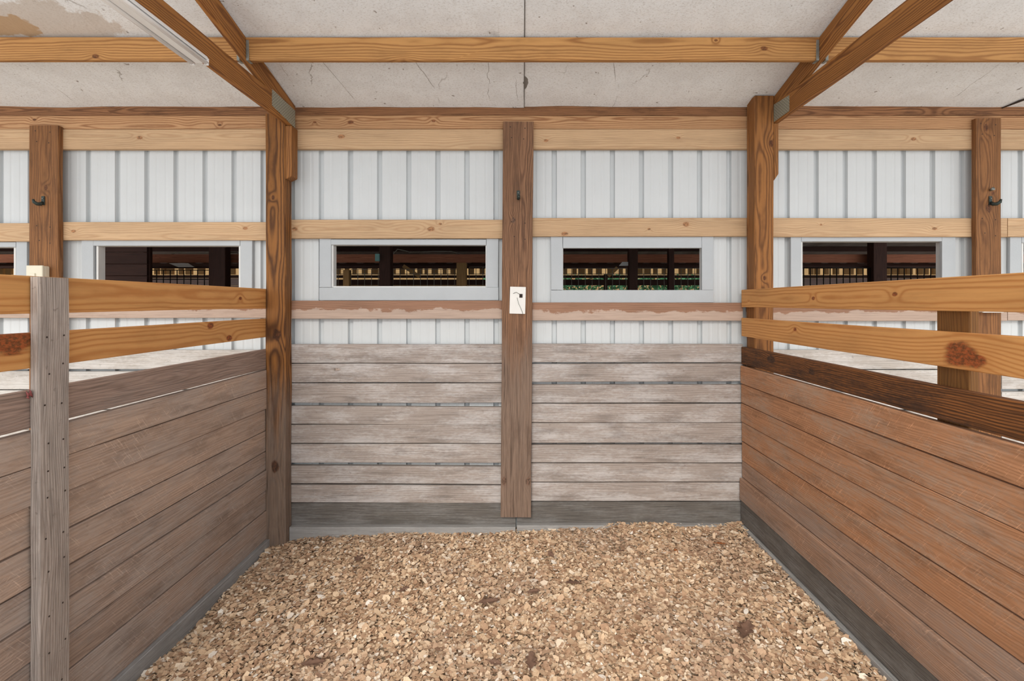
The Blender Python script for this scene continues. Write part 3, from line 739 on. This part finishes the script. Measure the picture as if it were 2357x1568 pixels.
# ------------------------------------------------------------------ fittings on the studs
def hook(px, py, prong, label):
    yf = yfS - .001
    b = P(px, py, yf)
    e = empty('bridle_hook', b, label, 'hook', 'iron hooks on the wall studs')
    box('back_plate', e, (b.x - .012, yf - .006, b.z - .030), (b.x + .012, yf, b.z + .036), M_IRON, .003)
    pts = [Vector((b.x, yf - .004, b.z - .012)), Vector((b.x + prong[0] * .15, yf - .018, b.z - .026)), Vector((b.x + prong[0] * .5, yf - .034, b.z - .028)),
           Vector((b.x + prong[0] * .9, yf - .046, b.z - .016)), Vector((b.x + prong[0], yf - .050, b.z + prong[1]))]
    tube('prong', e, pts, .009, M_IRON, seg=8, radii=[.011, .013, .013, .011, .007])
    s = tube('screw', e, [(b.x, yf - .0055, b.z + .018), (b.x, yf - .009, b.z + .018)], .005, M_GALV, seg=8)
    return e
hook(100, 463, (-.028, .004), 'dark iron hook on the far left orange-brown stud')
hook(1193, 450, (.004, -.008), 'dark iron hook on the tall middle stud')
h3 = hook(2279, 463, (.034, .004), 'dark iron hook on the knotty far right stud')
k0 = P(2279, 438, yfS); tube('upper_knob', h3, [k0 + Vector((0, .0, 0)), k0 + Vector((0, -.014, .003)), k0 + Vector((0, -.026, .006))], .012, M_GALV, seg=10, radii=[.008, .010, .013])

# broken cover plate, middle stud
c = P(1191.5, 691.5, yfS)
e = empty('wall_plate', c, 'white broken switch cover plate on the tall middle stud', 'cover plate')
hw, hh = .059, .101
tiltM = Matrix.Translation(c) @ Matrix.Rotation(math.radians(1.5), 4, 'Y')
pm = box('cover', e, (-hw, -.012, -hh), (hw, -.0005, hh), M_WHITEP, .004, world=tiltM)
box('switch_hole', e, (.012, -.0135, .020), (.036, -.0118, .048), M_DARK, .001, world=tiltM)
tube('loose_wire', e, [tiltM @ Vector(v) for v in ((.014, -.013, .046), (-.012, -.016, .060), (-.034, -.016, .050))], .002, M_GALV, seg=6)
tube('loose_wire', e, [tiltM @ Vector(v) for v in ((-.004, -.014, .020), (.006, -.016, -.02), (.026, -.016, -.06), (.042, -.014, -.10))], .0016, M_GALV, seg=6)
# thin wire loop beside the stud
# switch box, left stud
b = P(95, 640, yfS)
sx0, sx1 = PX(60, yfS - .06), PX(98, yfS - .06)
e = empty('switch_box', ((sx0 + sx1) / 2, yfS - .03, PZ(672, yfS)), 'beige surface switch box on the far left stud', 'switch box')
zt_, zb_ = PZ(612, yfS - .06), PZ(668, yfS - .06)
box('box_body', e, (sx0 + .004, yfS - .042, zb_), (sx1 - .002, yfS - .0005, zt_), M_BEIGE, .006)
box('face_plate', e, (sx0, yfS - .062, zb_ - .004), (sx1, yfS - .045, zt_ + .003), M_BEIGE, .004)
box('toggle', e, (sx0 + .030, yfS - .070, zb_ + .06), (sx0 + .072, yfS - .061, zt_ - .055), M_BEIGE, .002)
# white box on the right stud (only its foot shows between the rails)
b0, b1 = P(2262, 719, yfS - .05), P(2310, 650, yfS - .05)
e = empty('switch_box', ((b0.x + b1.x) / 2, yfS - .025, b0.z), 'white box on the far right stud, its foot between the rails', 'switch box')
box('box_body', e, (b0.x + .004, yfS - .04, b0.z), (b1.x - .004, yfS - .0005, b1.z), M_WHITEP, .004)
box('face_plate', e, (b0.x, yfS - .055, b0.z - .003), (b1.x, yfS - .040, b1.z + .003), M_WHITEP, .004)
# red rag caught behind the batten
def rag():
    V, Fc = [], []; n = 7
    o = Vector((XL + .010, 1.872, PZ(908, 1.872)))
    for i in range(n):
        for j in range(n):
            u, v = i / (n - 1) - .5, j / (n - 1) - .5
            V.append((.006 * math.sin(u * 9 + v * 4) + .004, u * .018, v * .024 + .006 * math.sin(u * 7)))
    for i in range(n - 1):
        for j in range(n - 1):
            a = i * n + j; Fc.append((a, a + 1, a + n + 1, a + n))
    m = plain('red_cloth', (140, 78, 76), .8)
    ob = mesh_obj('cloth_scrap', V, Fc, m, None, Matrix.Translation(o), smooth=True)
    sd = ob.modifiers.new('thick', 'SOLIDIFY'); sd.thickness = .002
    tag(ob, 'small red cloth scrap caught beside the grey batten', 'cloth')
rag()

# ------------------------------------------------------------------ dry leaves on the shavings
def leaf(px, py, size, yaw, label, mat, curl=.9):
    # oak leaf: lobed outline, folded along the midrib
    dz = (VY - py) / F; Y = ZC / -dz
    for _ in range(4):
        x = (px - VX) / F * Y; Y = (ZC - floor_h(x, Y) - .02) / -dz
    x = (px - VX) / F * Y
    n = 17; V, Fc = [], []
    for i in range(n):
        t = i / (n - 1)
        wd = (.10 + .34 * math.sin(math.pi * min(1, t * 1.05)) ** .8) * (1 + .32 * math.cos(t * 2 * math.pi * 3.2 + .6))
        wd *= .5 * size if 0 < i < n - 1 else .02 * size
        bend = curl * size * (.20 * (t - .5) ** 2)
        fold = .35 * wd
        for s_, f in ((-1, 1), (-.5, .35), (0, 0), (.5, .35), (1, 1)):
            V.append(((t - .5) * size, s_ * wd, bend + fold * f + random.uniform(-.02, .02) * size * f))
    for i in range(n - 1):
        for k in range(4):
            a = i * 5 + k; Fc.append((a, a + 1, a + 6, a + 5))
    M = Matrix.Translation((x, Y, floor_h(x, Y) + .019)) @ Matrix.Rotation(yaw, 4, 'Z') @ Matrix.Rotation(random.uniform(-.25, .25), 4, 'X') @ Matrix.Rotation(random.uniform(-.15, .15), 4, 'Y')
    e = link(bpy.data.objects.new('oak_leaf', None), None, M); e.empty_display_size = .05
    tag(e, label, 'leaf', 'dry leaves on the shavings')
    o = mesh_obj('blade', V, Fc, mat, e, M, smooth=True)
    sd = o.modifiers.new('thick', 'SOLIDIFY'); sd.thickness = .0012
    tube('stem', e, [M @ Vector((-.48 * size, 0, curl * size * .05)), M @ Vector((-.62 * size, .02 * size, .06 * size)), M @ Vector((-.78 * size, .05 * size, .04 * size))], .0018, mat, seg=6)
for a in ((1718, 1452, .15, -2.2, 'large curled brown oak leaf, nearest the right partition', M_LEAF, 1.3),
          (1125, 1386, .12, .15, 'grey-brown folded leaf near the middle of the shavings', M_LEAF, 1.0),
          (826, 1286, .10, 1.3, 'brown leaf near the foot of the left kick boards', M_LEAF, 1.1),
          (930, 1357, .07, .8, 'small brown leaf left of the folded middle leaf', M_LEAF, 1.0),
          (1325, 1343, .13, .3, 'flat greyish leaf right of the shavings\' middle', M_LEAF, .6),
          (1228, 1362, .08, .2, 'small dark leaf between the folded and the flat leaf', M_LEAF, 1.0),
          (1268, 1277, .07, 2.0, 'small leaf in front of the middle stud\'s foot', M_LEAF, 1.0),
          (1222, 1522, .11, 1.5, 'jagged brown leaf at the front edge of the photo', M_LEAF, 1.2),
          (1140, 1526, .07, -.4, 'dark curled leaf just left of the jagged front leaf', M_LEAF, 1.0),
          (722, 1527, .11, .2, 'brown leaf nearest the left partition at the front', M_LEAF, .8),
          (985, 1273, .05, .9, 'tiny dark leaf by the back sill, left of the stud', M_LEAF, 1.0),
          (1556, 1268, .05, 1.7, 'small orange-brown leaf near the right kick boards', M_LEAFO, 1.0),
          (1660, 1252, .07, .1, 'thin orange-brown leaf closest to the right back corner', M_LEAFO, .7),
          (1429, 1268, .05, .4, 'small greyish leaf left of the orange-brown ones', M_LEAF, .9)):
    leaf(*a)

# ------------------------------------------------------------------ the barn beyond the openings
YA, YF = 7.2, 11.0
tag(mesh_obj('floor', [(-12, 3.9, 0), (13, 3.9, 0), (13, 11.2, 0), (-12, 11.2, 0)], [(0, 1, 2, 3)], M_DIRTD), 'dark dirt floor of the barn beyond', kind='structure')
# corrugated roof
V, Fc = [], []
nr = 250; z_of = lambda y: 3.34 - .0985 * (y - 3.9)
for i in range(nr + 1):
    x = -12 + 25 * i / nr; z = (0, .018, .018, 0)[i % 4] if i % 4 else 0
    V += [(x, 3.84, z_of(3.84) + z), (x, 11.5, z_of(11.5) + z)]
for i in range(nr): Fc.append((2 * i, 2 * i + 1, 2 * i + 3, 2 * i + 2))
tag(mesh_obj('ceiling', V, Fc, M_ROOFFAR), 'corrugated metal roof of the barn beyond', kind='structure')
for i, yy in enumerate((8.3, 9.2, 10.1)):
    o = plank('far_purlin', None, (-12, yy, z_of(yy) - .05), (13, yy, z_of(yy) - .05), .09, .04, M_FARDARK, n=2)
    tag(o, ('nearest', 'middle', 'farthest')[i] + ' dark purlin under the corrugated roof beyond', 'purlin', 'purlins of the barn beyond')
# unseen end walls, added to keep the barn beyond dark
for nm, x in (('wall_far_left', -12), ('wall_far_right', 13)):
    tag(mesh_obj(nm, [(x, 3.84, 0), (x, 11.5, 0), (x, 11.5, 3.4), (x, 3.84, 3.4)], [(0, 1, 2, 3)], M_FARDARK), 'added unseen end wall keeping the barn beyond dark', kind='structure')
wf = empty('wall_far', (0, YF, 0), 'outer board wall of the barn beyond', kind='structure')
ZS = PZ(632, YF)
def fboard(x0, x1, z0, z1, mat): plank('board', wf, (x0, YF, (z0 + z1) / 2), (x1, YF, (z0 + z1) / 2), z1 - z0, .03, mat, n=2)
xo0, xo1 = PX(1255, YF), PX(1700, YF)
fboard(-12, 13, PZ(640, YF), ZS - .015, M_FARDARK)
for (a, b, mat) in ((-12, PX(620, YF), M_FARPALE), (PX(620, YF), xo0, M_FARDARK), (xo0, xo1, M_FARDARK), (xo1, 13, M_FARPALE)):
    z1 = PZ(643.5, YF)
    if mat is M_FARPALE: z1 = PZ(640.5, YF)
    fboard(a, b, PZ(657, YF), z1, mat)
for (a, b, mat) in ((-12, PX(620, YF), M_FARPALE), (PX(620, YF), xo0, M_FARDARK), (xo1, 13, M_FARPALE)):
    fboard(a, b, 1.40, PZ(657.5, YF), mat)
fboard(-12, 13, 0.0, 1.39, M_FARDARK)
# fascia over the eave slot and blocking in it (too small to pick apart)
V, Fc = [], []
x = -12.0
while x < 13:
    wd = random.uniform(.07, .15); g_ = random.uniform(.03, .14); n = len(V)
    z0, z1 = ZS, PZ(616, YF)
    V += [(x, 0, z0), (x + wd, 0, z0), (x + wd, 0, z1), (x, 0, z1), (x, .06, z0), (x + wd, .06, z0), (x + wd, .06, z1), (x, .06, z1)]
    Fc += [tuple(n + q for q in f) for f in ((0, 1, 2, 3), (5, 4, 7, 6), (4, 0, 3, 7), (1, 5, 6, 2), (3, 2, 6, 7), (4, 5, 1, 0))]
    x += wd + g_
o = mesh_obj('eave_blocks', V, Fc, M_FARTAN, wf, Matrix.Translation((0, YF, 0))); o['kind'] = 'stuff'
fboard(-12, 13, PZ(616, YF), z_of(YF) + .02, M_FARDARK)

# beams along the aisle
def beam(name, x0, x1, y0, y1, Y, mat, label):
    z0, z1 = PZ(y1, Y), PZ(y0, Y)
    tag(plank(name, None, (x0, Y, (z0 + z1) / 2), (x1, Y, (z0 + z1) / 2), z1 - z0, .05, mat, n=2), label, 'beam')
beam('aisle_beam', -12, 13, 586, 605, YA + .16, M_FARWOOD, 'long reddish beam across the barn beyond the openings')
beam('stall_rail', -12, 13, 612, 618, YA + .12, M_FARDARK, 'dark rail topping the mesh stall fronts beyond')
def fpost(x0, x1, ytop, Y, mat, label):
    a, b = PX(x0, Y), PX(x1, Y); c = (a + b) / 2
    e = plank('barn_post', None, (c, Y, 0), (c, Y, PZ(ytop, Y)), b - a, min(.14, b - a), mat, up=(1, 0, 0), n=3, ch=.006, wob=.002)
    tag(e, label, 'post')
fpost(487, 525, 545, YA, M_FARDARK, 'dark post seen through the opening above the left rail')
fpost(876, 902, 540, 6.6, M_FARDARK, 'thick dark post in the opening left of the middle stud')
fpost(792, 806, 622, YA, M_FARTAN, 'short olive post left of the thick dark post beyond')
fpost(1052, 1074, 606, YA, M_FARTAN, 'tan post at the right end of the left-middle opening')
fpost(1446, 1466, 545, 6.9, M_FARDARK, 'dark brown post in the middle of the hedge opening')
fpost(1537, 1550, 545, YA, M_FARDARK, 'thinner dark post toward the right of the hedge opening')
fpost(1390, 1398, 632, YA + .10, M_FARDARK, 'slim short post left of the middle of the hedge opening')
fpost(2003, 2034, 545, YA, M_FARDARK, 'dark post seen through the opening above the right rail')
fpost(893, 903, 575, YA - .1, M_FARTAN, 'slim tan post right behind the thick dark post')
# stall fronts: welded mesh and bars
def front(x0, x1, ytop, step, mat, rows, label, r=.005):
    a, b = PX(x0, YA), PX(x1, YA); zt = PZ(ytop, YA); z0 = 1.35
    e = empty('stall_grille', ((a + b) / 2, YA, z0), label, 'grille')
    n = int((b - a) / step); V, Fc = [], []
    base = None
    for i in range(n + 1):
        x = a + i * step
        o = tube('wire', e, [(x, YA, z0), (x, YA, zt)], r, mat, seg=5) if base is None else None
        if base is None: base = o
        else:
            o = base.copy(); link(o, e, Matrix.Translation((x, YA, z0)))
    plank('kick_panel', e, (a + .03, YA + .03, z0 / 2 + .02), (b - .03, YA + .03, z0 / 2 + .02), z0 + .04, .03, M_FARDARK, n=1)
    for y in rows: tube('cross_wire', e, [(a, YA - .006, PZ(y, YA)), (b, YA - .006, PZ(y, YA))], r, mat, seg=5)
    return e
ST = 15.7 / F * YA
front(345, 486, 622, ST, M_BAR, (622, 643), 'dark barred stall front seen through the opening above the left rail', .007)
front(700, 791, 620, ST, M_WIRE, (620, 631), 'narrow wire mesh stall front left of the short olive post')
front(808, 882, 620, ST, M_WIRE, (620, 631), 'wire mesh stall front left of the thick dark post')
front(905, 1051, 620, ST, M_WIRE, (620, 631), 'wide wire mesh stall front right of the thick dark post')
front(1080, 1160, 615, ST, M_WIRE, (615, 631), 'wire mesh stall front right of the tan post')
front(1300, 1446, 618, ST, M_WIRE, (618, 631), 'wire mesh stall front left of the dark brown hedge post')
front(1466, 1537, 618, ST, M_WIRE, (618, 631), 'wire mesh stall front between the two hedge posts')
front(1552, 1640, 618, ST, M_WIRE, (618, 631), 'wire mesh stall front right of the thinner hedge post')
front(1850, 2003, 617, 15.2 / F * YA, M_BAR, (617,), 'barred stall front left of the post above the right rail', .008)
front(2036, 2190, 617, 15.2 / F * YA, M_BAR, (617,), 'barred stall front right of the post above the right rail', .008)
# boarded stall side seen above the left rail
e = empty('boarded_stall', (PX(285, 6.6), 6.6, 0), 'dark boarded stall side seen above the left rail', 'stall wall')
for px_ in (160, 335): plank('upright', e, (PX(px_, 6.6), 6.64, 0), (PX(px_, 6.6), 6.64, 2.6), .09, .05, M_FARDARK, up=(1, 0, 0), n=1)
for i in range(8): plank('board', e, (PX(150, 6.6), 6.6, 1.40 + i * .16), (PX(340, 6.6), 6.6, 1.40 + i * .16), .155, .03, M_FARDARK if i > 3 else M_FARWOOD, n=1)
# odds and ends beyond
b = P(869, 593, 6.52)
o = box('junction_box', None, (b.x - .03, 6.50, b.z - .05), (b.x + .03, 6.53, b.z + .05), M_TEAL, .006); tag(o, 'pale teal box on the thick dark post beyond', 'box')
def cable(pts, Y, label):
    tag(tube('hanging_cable', None, [P(x, y, Y) for x, y in pts], .008, M_WIRE, seg=6), label, 'cable')
cable([(905, 586), (915, 574), (930, 577), (945, 581), (975, 580), (1005, 579), (1040, 579), (1062, 586)], YA + .16, 'pale cable sagging across the opening left of the middle stud')
cable([(395, 586), (405, 581), (430, 582), (470, 582), (500, 582), (545, 581), (556, 586)], YA + .16, 'pale cable crossing the opening above the left rail')
def stick(p, q, Y0, Y1, wd, mat, label, nm='loose_slat'):
    tag(plank(nm, None, P(*p, Y0), P(*q, Y1), wd, .02, mat, up=(0, 0, 1), n=1), label, 'slat')
stick((928, 612), (966, 637), 7.22, 7.22, .05, M_FARTAN, 'tan slat slanting behind the mesh left of the middle stud')
stick((1400, 636), (1421, 616), 7.22, 7.22, .05, M_FARTAN, 'tan slat slanting behind the mesh of the hedge opening')
b0, b1 = P(1425, 612, 6.9), P(1447, 603, 6.9)
V = [(b0.x, 0, b0.z), (b1.x, 0, b0.z), (b1.x, 0, b1.z), (b0.x + .045, 0, b1.z)]
V = [Vector(v) - Vector((b0.x, 0, b0.z)) for v in V]; V = V + [v + Vector((0, .012, 0)) for v in V]
o = mesh_obj('sign_board', V, [(0, 1, 2, 3), (7, 6, 5, 4), (0, 4, 5, 1), (1, 5, 6, 2), (2, 6, 7, 3), (3, 7, 4, 0)], M_WHITEP, None, Matrix.Translation((b0.x, 6.9, b0.z)))
tag(o, 'small white board beside the dark brown hedge post', 'board')
V = [P(x, y, YA + .083) for x, y in ((388, 606), (432, 606), (447, 615), (410, 615))]; o0 = V[0].copy(); V = [v - o0 for v in V]; V = V + [v + Vector((0, .012, 0)) for v in V]
o = mesh_obj('sign_board', V, [(0, 1, 2, 3), (7, 6, 5, 4), (0, 4, 5, 1), (1, 5, 6, 2), (2, 6, 7, 3), (3, 7, 4, 0)], M_WHITEP, None, Matrix.Translation(o0))
tag(o, 'slanting white board above the bars seen over the left rail', 'board')
# hedge outside
def hedge():
    n = 14000
    c = np.stack([rng.uniform(xo0 - 1.5, xo1 + 1.5, n), 12.4 + .5 * rng.random(n), rng.uniform(-.02, 2.45, n)], 1)
    a = rng.normal(size=(n, 3)); a /= np.linalg.norm(a, axis=1)[:, None]
    b_ = np.cross(a, rng.normal(size=(n, 3))); b_ /= np.linalg.norm(b_, axis=1)[:, None]
    s = rng.uniform(.04, .09, n)[:, None]
    q = np.stack([c - a * s, c + b_ * s * .5, c + a * s, c - b_ * s * .5], 1).reshape(-1, 3)
    f = [tuple(range(4 * i, 4 * i + 4)) for i in range(n)]
    o = mesh_obj('hedge_foliage', q.tolist(), f, M_GREEN)
    tag(o, 'green hedge outside, seen through the opening right of the middle stud', 'hedge', kind='stuff')
hedge()
M_BACKDROP = plain('tan_backdrop', (146, 118, 78), .8, 0, 1.5, .5)  # added backdrop, so the eave slots read tan instead of bright sky
b0 = empty('eave_backdrop', (0, 15, 0), 'added tan backdrop outside, dimming the far eave slots', 'backdrop')
for i in range(24): plank('backdrop_board', b0, (-24, 15, .1 + i * .2), (24, 15, .1 + i * .2), .205, .03, M_BACKDROP, n=1)
tag(mesh_obj('ground', [(-40, 11.5, -.02), (40, 11.5, -.02), (40, 60, -.02), (-40, 60, -.02)], [(0, 1, 2, 3)], M_DIRT), 'open ground beyond the barn', kind='structure')

# stick poking out above the far right header
def cp(x, y):
    X_, Y_ = ceil_pt(x, y); return Vector((X_, Y_, ceil_z(Y_) - .012))
tag(tube('dry_stick', None, [cp(2306, 245), cp(2322, 239), cp(2345, 230), cp(2395, 212)], .007, M_NAIL, seg=6, radii=[.004, .006, .008, .006]), 'thin dark stick lying against the ceiling above the far right header', 'stick')
